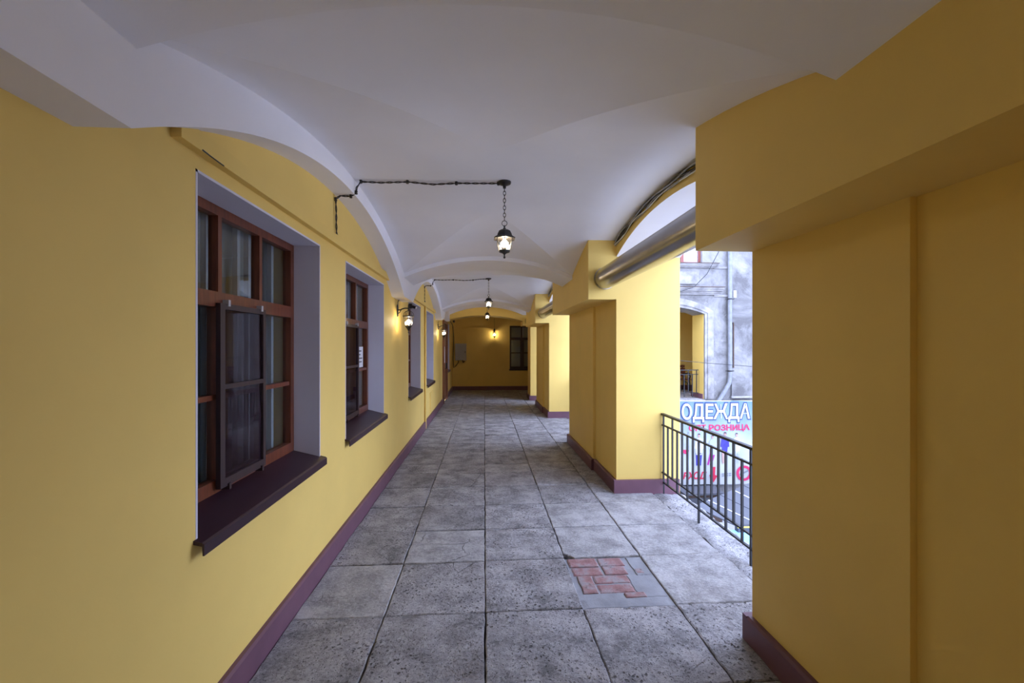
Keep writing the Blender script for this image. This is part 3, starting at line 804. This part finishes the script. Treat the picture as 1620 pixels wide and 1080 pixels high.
# arch mouldings: outer and inner bands
for k, (w0, w1, pr) in enumerate(((.0, .09, .035), (.09, .17, .06), (.17, .30, .03))):
    oo = arc(AX0 - w1, AX1 + w1, AZS + w1 * .3, AZC + w1, 20); ii = arc(AX0 - w0, AX1 + w0, AZS + w0 * .3, AZC + w0, 20)
    pts = [(AX0 - w1, .0)] + oo + [(AX1 + w1, .0), (AX1 + w0, .0)] + ii[::-1] + [(AX0 - w0, .0)]
    MB().prism(pts, 'y', yA - pr, yA + .01).build('arch_moulding', 'mould', fac)
def ledge(z0, z1, xa, xb, outs, name):
    b = MB(); n = len(outs)
    for k, o_ in enumerate(outs):
        b.box(xa, xb + o_ * .5, yA - o_, yA + .01, z0 + (z1 - z0) * k / n, z0 + (z1 - z0) * (k + 1) / n)
    return b.build(name, 'mould', fac)
MB().box(4.15, 7.62, yA - .24, yA, 3.56, 3.575).box(5.35, 7.46, yA - .20, yA, 4.32, 4.335).build('zinc_flashing', 'brownwall', fac)
ledge(3.34, 3.56, 4.2, 7.50, (.05, .09, .16, .20), 'cornice')
ledge(4.20, 4.32, 5.4, 7.36, (.08, .14, .17), 'window_ledge')
MB().box(5.6, 6.85, yA - .03, yA + .01, 3.68, 4.08).build('apron_panel', 'mould', fac)
MB().box(7.36, 7.93, yA - .03, yA + .01, 3.28, 3.34).box(7.36, 7.93, yA - .03, yA + .01, 4.18, 4.24).build('string_course', 'mould', fac)
MB().box(7.98, 8.08, yA - .075, yA - .05, 3.25, 3.48).build('vent_cover', 'boxgrey', fac)
w7 = empty('window_7', (UX0, yA, UZ0), 'red-brown framed upper window in the courtyard facade', 'window', kind='structure')
MB().box(UX0, UX1, yA + .10, yA + .17, UZ0, UZ0 + .09).box(UX0, UX1, yA + .10, yA + .17, UZ1 - .08, UZ1).box(UX0, UX0 + .08, yA + .10, yA + .17, UZ0, UZ1).box(UX1 - .08, UX1, yA + .10, yA + .17, UZ0, UZ1).build('frame', 'redframe', w7)
MB().box(6.32, 6.42, yA + .10, yA + .17, UZ0 + .09, UZ1 - .08).build('mullion', 'redframe', w7)
for xa, xb in ((UX0 + .08, 6.32), (6.42, UX1 - .08)):
    MB().box(xa, xb, yA + .13, yA + .136, UZ0 + .09, UZ1 - .08).build('pane', 'skyglass', w7)
MB().box(UX0, UX1, yA + .3, yA + .32, UZ0, UZ1).build('curtain', 'paper', w7)
# inner yellow faces of the balcony opening
MB().box(2.29, 2.6, Y_WING, Y_END + .1, -.3, 3.5).build('wing_wall', 'yellow', wall_end)  # added unseen partition, keeps the balcony arch's light off the end wall
jy = MB().box(AX0, AX0 + .01, yA + .04, yB + .01, -.03, AZS).box(AX1 - .01, AX1, yA + .04, yB + .01, -.03, AZS).box(XO, AX0, yB, yB + .01, -.03, 3.1).box(AX1, 9.0, yB, yB + .01, -.03, 3.1)
jy.build('yellow_lining', 'yellow', fac)
MB().box(AX1 - .045, AX1 - .01, yA + .06, yB + .04, -.03, SKIRT).box(AX0 + .01, AX0 + .045, yA + .06, yB + .04, -.03, SKIRT).build('skirting', 'purple', fac)
MB().box(AX0, AX1, yA - .06, yB, -.12, -.015).build('balcony_edge', 'kerb', fac)
# balcony railing
br = empty('railing', ((AX0 + AX1) / 2, 13.22, 0), 'dark iron balcony railing in the far facade arch', 'railing', 'black iron railings in the arcade openings')
yr = 13.22
MB().box(AX0 + .02, AX1 - .06, yr - .02, yr + .02, .90, .925).build('handrail', 'iron', br)
for z0, z1 in ((.76, .78), (.16, .18)):
    MB().box(AX0 + .02, AX1 - .06, yr - .01, yr + .01, z0, z1).build('rail', 'iron', br)
for k in range(17):
    x = AX1 - .12 - k * .138
    if x < AX0 + .03: break
    z0, z1 = ((.18, .90), (.03, .78))[k % 2]
    MB().box(x - .011, x + .011, yr - .011, yr + .011, z0, z1).build('baluster', 'iron', br)
# bench in the cross wing
bn = empty('bench', (7.0, 15.6, 0), 'red-brown slatted bench with scrolled iron arms behind the far railing', 'bench')
for k in range(5):
    MB().box(5.9, 7.80, 15.22 + k * .095, 15.30 + k * .095, .42, .445).build('seat_slat', 'benchwood', bn)
for k in range(4):
    MB().box(5.9, 7.80, 15.72 + k * .02, 15.745 + k * .02, .52 + k * .115, .61 + k * .115).build('back_slat', 'benchwood', bn)
for x in (6.02, 7.72):
    s_ = MB().tube([(x, 15.24, 0), (x, 15.22, .2), (x, 15.26, .43), (x, 15.18, .55), (x, 15.22, .66), (x, 15.38, .66), (x, 15.72, .62)], .022, 7)
    s_.tube([(x, 15.80, 0), (x, 15.70, .25), (x, 15.72, .48), (x, 15.82, .96)], .022, 7)
    s_.tube([(x, 15.30, .12), (x, 15.42, .30), (x, 15.58, .34), (x, 15.70, .22)], .018, 7)
    s_.tube([(x, 15.30 + .07 * math.cos(q), .54 + .07 * math.sin(q)) for q in [2 * math.pi * j / 12 for j in range(12)]], .014, 6, True)
    s_.build('arm_frame', 'iron', bn, True)
# drainpipe
dp = empty('drainpipe', (7.84, yA, .3), 'grey zinc drainpipe running down the facade and kinking left', 'drainpipe')
MB().tube([(7.84, yA - .10, 6.5), (7.84, yA - .10, .62)], .065, 12).build('pipe', 'pipe', dp, True)
MB().tube([(7.84, yA - .10, .66), (7.82, yA - .11, .52), (7.45, yA - .13, -.06), (7.30, yA - .13, -.35), (7.28, yA - .12, -3.3)], .065, 12).build('bend', 'pipe', dp, True)
for z in (.9, 3.2, 4.9):
    MB().tube([(7.84, yA - .10, z - .02), (7.84, yA - .10, z + .02)], .075, 12).box(7.70, 7.98, yA - .11, yA - .09, z - .012, z + .012).build('clamp', 'iron', dp)
tag(MB().tube([(7.955, yA - .09, 2.45), (7.975, yA - .08, 2.40), (7.975, yA - .08, 1.0)], .02, 6).build('rusty_pipe', 'brownwall', None, True), 'thin rusty pipe beside the drainpipe', 'pipe')
# aerial wires
tag(MB().tube([(6.05, yA - .3, 3.38), (6.55, yA - .32, 3.55), (6.95, yA - .34, 3.95), (7.35, yA - .36, 4.7), (7.6, yA - .3, 5.6)], .011, 5).build('aerial_wire', 'iron', None, True), 'dark slack wire crossing the facade below the upper window', 'wire')
tag(MB().tube([(4.3, yA - .005, 1.38), (5.5, yA - .28, 1.30), (7.0, yA - .30, 1.16), (8.9, yA - .3, 1.02), (10.9, yA - .07, 1.0)], .009, 5).build('aerial_wire', 'iron', None, True), 'thin wire stretched low across the facade above the banner', 'wire')

tag(MB().box(20, 20.4, -25, Y_FAC + 5, -3.8, .4).build('wall_opposite', 'facade'), 'low grey wall on the far side of the courtyard', 'wall', kind='structure')
# ------------------------------------------------------------------ banner
bnr = empty('shop_banner', (6.1, 12.70, 0), 'blue and white clothing shop banner hung on the courtyard facade', 'banner')
YB = 12.70
def by(x, z): return YB + .018 * math.sin(x * 5.1 + z * 3.3) + .010 * math.sin(x * 11 - z * 7)
rows = [[(5.95 + (8.53 - 5.95) * k / 40, by(5.95 + 2.58 * k / 40, -2.64 * j / 40), -.03 - .03 * (k / 40) - .02 * math.sin(math.pi * k / 40 * 2) * (1 - j / 40) - 2.62 * j / 40) for k in range(41)] for j in range(41)]
sheet = MB().grid(rows).build('sheet', 'vinyl', bnr, True)
MB().tube([(5.9, YB + .02, -.02), (8.6, YB + .02, -.05)], .012, 6).build('rope', 'cablewhite', bnr)
def text(body, x0, x1, z0, z1, mat, lift, bold=0.0, name='lettering', shear=0.0, parent=None):
    cu = bpy.data.curves.new(name, 'FONT'); cu.body = body; cu.offset = bold; cu.shear = shear; cu.resolution_u = 4
    o = bpy.data.objects.new(name, cu); col.objects.link(o)
    bpy.context.view_layer.update()
    dg = bpy.context.evaluated_depsgraph_get()
    me = bpy.data.meshes.new_from_object(o.evaluated_get(dg)); bpy.data.objects.remove(o)
    xs = [v.co.x for v in me.vertices]; ys_ = [v.co.y for v in me.vertices]
    ax, bx, ay, by_ = min(xs), max(xs), min(ys_), max(ys_)
    base = Vector(BASE[bnr.name])
    for v in me.vertices:
        X = x0 + (v.co.x - ax) / (bx - ax) * (x1 - x0); Z = z0 + (v.co.y - ay) / (by_ - ay) * (z1 - z0)
        v.co = Vector((X, by(X, Z) - lift, Z)) - base
    me.materials.clear(); me.materials.append(M[mat])
    ob = bpy.data.objects.new(name, me); col.objects.link(ob); ob.parent = parent or sheet
    return ob
text('ОДЕЖДА', 6.13, 8.44, -.74, -.07, 'p_navy', .016, .06, 'letter_outline')
text('ОДЕЖДА', 6.165, 8.405, -.705, -.105, 'p_white', .024, .022)
text('ОПТ РОЗНИЦА', 6.40, 8.40, -1.005, -.775, 'p_pink', .018, .03)
text('ВХОД', 6.20, 6.98, -2.53, -2.25, 'p_red', .018, .03, shear=.25)
text('R', 6.36, 6.43, -1.07, -.99, 'p_grey', .018, .0)
text('одежда обувь', 7.46, 7.80, -2.34, -2.28, 'p_grey', .018, .0) if False else None
def flat(pts, mat, name, lift=.018):
    b = MB().poly([(x, by(x, z) - lift, z) for x, z in pts][::-1]); return b.build(name, mat, sheet)
def disc(cx, cz, r, rz, n=16, a0=0, a1=2 * math.pi): return [(cx + r * math.cos(a0 + (a1 - a0) * k / n), cz + rz * math.sin(a0 + (a1 - a0) * k / n)) for k in range(n)]
flat([(7.16, -2.10), (7.26, -2.10), (7.25, -2.36), (7.33, -2.38), (7.20, -2.60), (7.06, -2.36), (7.14, -2.36)], 'p_red', 'printed_arrow')
# round red-ringed mark
O_, I_ = disc(8.206, -2.327, .245, .25, 28), disc(8.206, -2.327, .165, .17, 28)
rb = MB()
for k in range(28):
    q = [O_[k], O_[(k + 1) % 28], I_[(k + 1) % 28], I_[k]]
    rb.poly([(x, by(x, z) - .02, z) for x, z in q])
rb.build('printed_ring', 'p_pink', sheet)
flat([(8.07, -2.40), (8.34, -2.27), (8.35, -2.21), (8.06, -2.34)], 'p_grey', 'printed_bar', .024)
for k in range(2):
    for j, (u0, u1) in enumerate(((.0, .10), (.13, .22), (.25, .34))):
        flat([(7.46 + u0, -2.31 - .06 * k), (7.46 + u1, -2.31 - .06 * k), (7.46 + u1, -2.345 - .06 * k), (7.46 + u0, -2.345 - .06 * k)], 'p_grey', 'small_print')
flat(disc(6.308, -1.55, .11, .14, 20, math.pi, 2 * math.pi) , 'p_pink', 'printed_mark')
flat(disc(6.308, -1.50, .11, .14, 20, 0, math.pi), 'p_pale', 'printed_mark')
def figure(x, zt, hgt, coat, legs, hair='p_hair', lean=0.0):
    u = hgt
    flat(disc(x, zt - .055 * u, .040 * u, .058 * u), 'p_skin', 'printed_head')
    flat(disc(x, zt - .030 * u, .048 * u, .045 * u, 10, 0, math.pi), hair, 'printed_hair', .020)
    flat([(x - .05 * u, zt - .13 * u), (x + .05 * u, zt - .13 * u), (x + .11 * u, zt - .18 * u), (x + .15 * u, zt - .46 * u), (x + .10 * u, zt - .47 * u), (x + .085 * u, zt - .66 * u), (x - .085 * u, zt - .66 * u), (x - .10 * u, zt - .47 * u), (x - .15 * u, zt - .46 * u), (x - .11 * u, zt - .18 * u)], coat, 'printed_coat')
    for s_ in (-1, 1):
        flat([(x + s_ * .06 * u - .04 * u, zt - .60 * u), (x + s_ * .06 * u + .04 * u, zt - .60 * u), (x + s_ * .05 * u + .03 * u + lean, zt - u), (x + s_ * .05 * u - .03 * u + lean, zt - u)], legs, 'printed_leg', .016)
figure(6.725, -1.06, 1.0, 'p_white', 'p_blue')
figure(7.18, -1.12, .92, 'p_pale', 'p_mag', 'p_hair', -.12)
figure(7.579, -1.03, .98, 'p_blue', 'p_skin')
figure(7.96, -1.06, .95, 'p_white', 'p_pale')

# ------------------------------------------------------------------ stalls below
ks = empty('market_stall', (5.9, 9.8, -3.6), 'market stall with a sloping dark grey sheet roof below the banner', 'stall')
P0, P1, vv = Vector((4.85, 9.36, -2.0)), Vector((7.9, 11.29, -2.0)), Vector((1.7, .17, -.85))
nrm = (P1 - P0).cross(vv).normalized(); nrm = nrm if nrm.z > 0 else -nrm
def roofpt(u, v, h): return P0 + (P1 - P0) * u + vv * v + nrm * h
def roofbox(u0, u1, v0, v1, h0, h1, mt, nme):
    b = MB(); pts = [roofpt(u, v, h) for h in (h0, h1) for (u, v) in ((u0, v0), (u1, v0), (u1, v1), (u0, v1))]
    b.v += [tuple(p) for p in pts]; b.f += [[0, 3, 2, 1], [4, 5, 6, 7], [0, 1, 5, 4], [1, 2, 6, 5], [2, 3, 7, 6], [3, 0, 4, 7]]; b.mi += [0] * 6
    return b.build(nme, mt, ks)
N = 6
for k in range(N):
    roofbox(k / N + .003, (k + 1) / N - .003, 0, 1, -.03, 0, 'kiosk', 'roof_sheet')
for k in range(1, N):
    roofbox(k / N - .006, k / N + .006, 0, 1, -.01, .012, 'seam' if k % 2 else 'kiosk', 'roof_seam')
for (u, v) in ((.02, .03), (.98, .03), (.02, .97), (.98, .97)):
    q = roofpt(u, v, -.03); MB().box(q.x - .03, q.x + .03, q.y - .03, q.y + .03, -3.6, q.z).build('post', 'iron', ks)
kb = empty('kiosk_shed', (6.6, 12.4, -3.6), 'low dark brown shed against the facade under the banner', 'shed')
MB().box(6.0, 7.15, 12.1, 12.88, -3.6, -2.75).build('body', 'brownwall', kb)
MB().box(5.95, 7.19, 12.02, 12.90, -2.75, -2.70).build('roof', 'kiosk', kb)
for x in (6.05, 6.42, 6.79):
    MB().box(x, x + .32, 12.08, 12.10, -3.3, -2.85).build('shutter', 'kiosk', kb)
ts = empty('trading_table', (5.8, 8.6, -3.6), 'table under a pale blue tarpaulin in the courtyard', 'table')
MB().box(5.2, 6.9, 8.1, 9.0, -2.46, -2.42).box(5.19, 6.91, 8.09, 8.11, -3.0, -2.42).build('tarpaulin', 'tarp', ts)
for x, y in ((5.3, 8.2), (6.8, 8.2), (5.3, 8.9), (6.8, 8.9)):
    MB().box(x - .03, x + .03, y - .03, y + .03, -3.6, -2.46).build('leg', 'iron', ts)
gd = empty('goods_tray', (6.1, 9.05, -2.42), 'dark tray of bright lime goods on the blue table', 'tray')
MB().box(5.6, 6.9, 8.86, 8.99, -2.42, -2.30).build('tray', 'kiosk', gd)
MB().box(5.58, 6.92, 8.85, 8.86, -2.32, -2.29).build('edge_tape', 'yel', gd)
for x in (5.98, 6.25, 6.5):
    MB().lathe([(.02, -.0), (.07, .03), (.06, .07), (.01, .09)], (x, 8.90, -2.30), 8).build('goods', 'lime', gd, True)
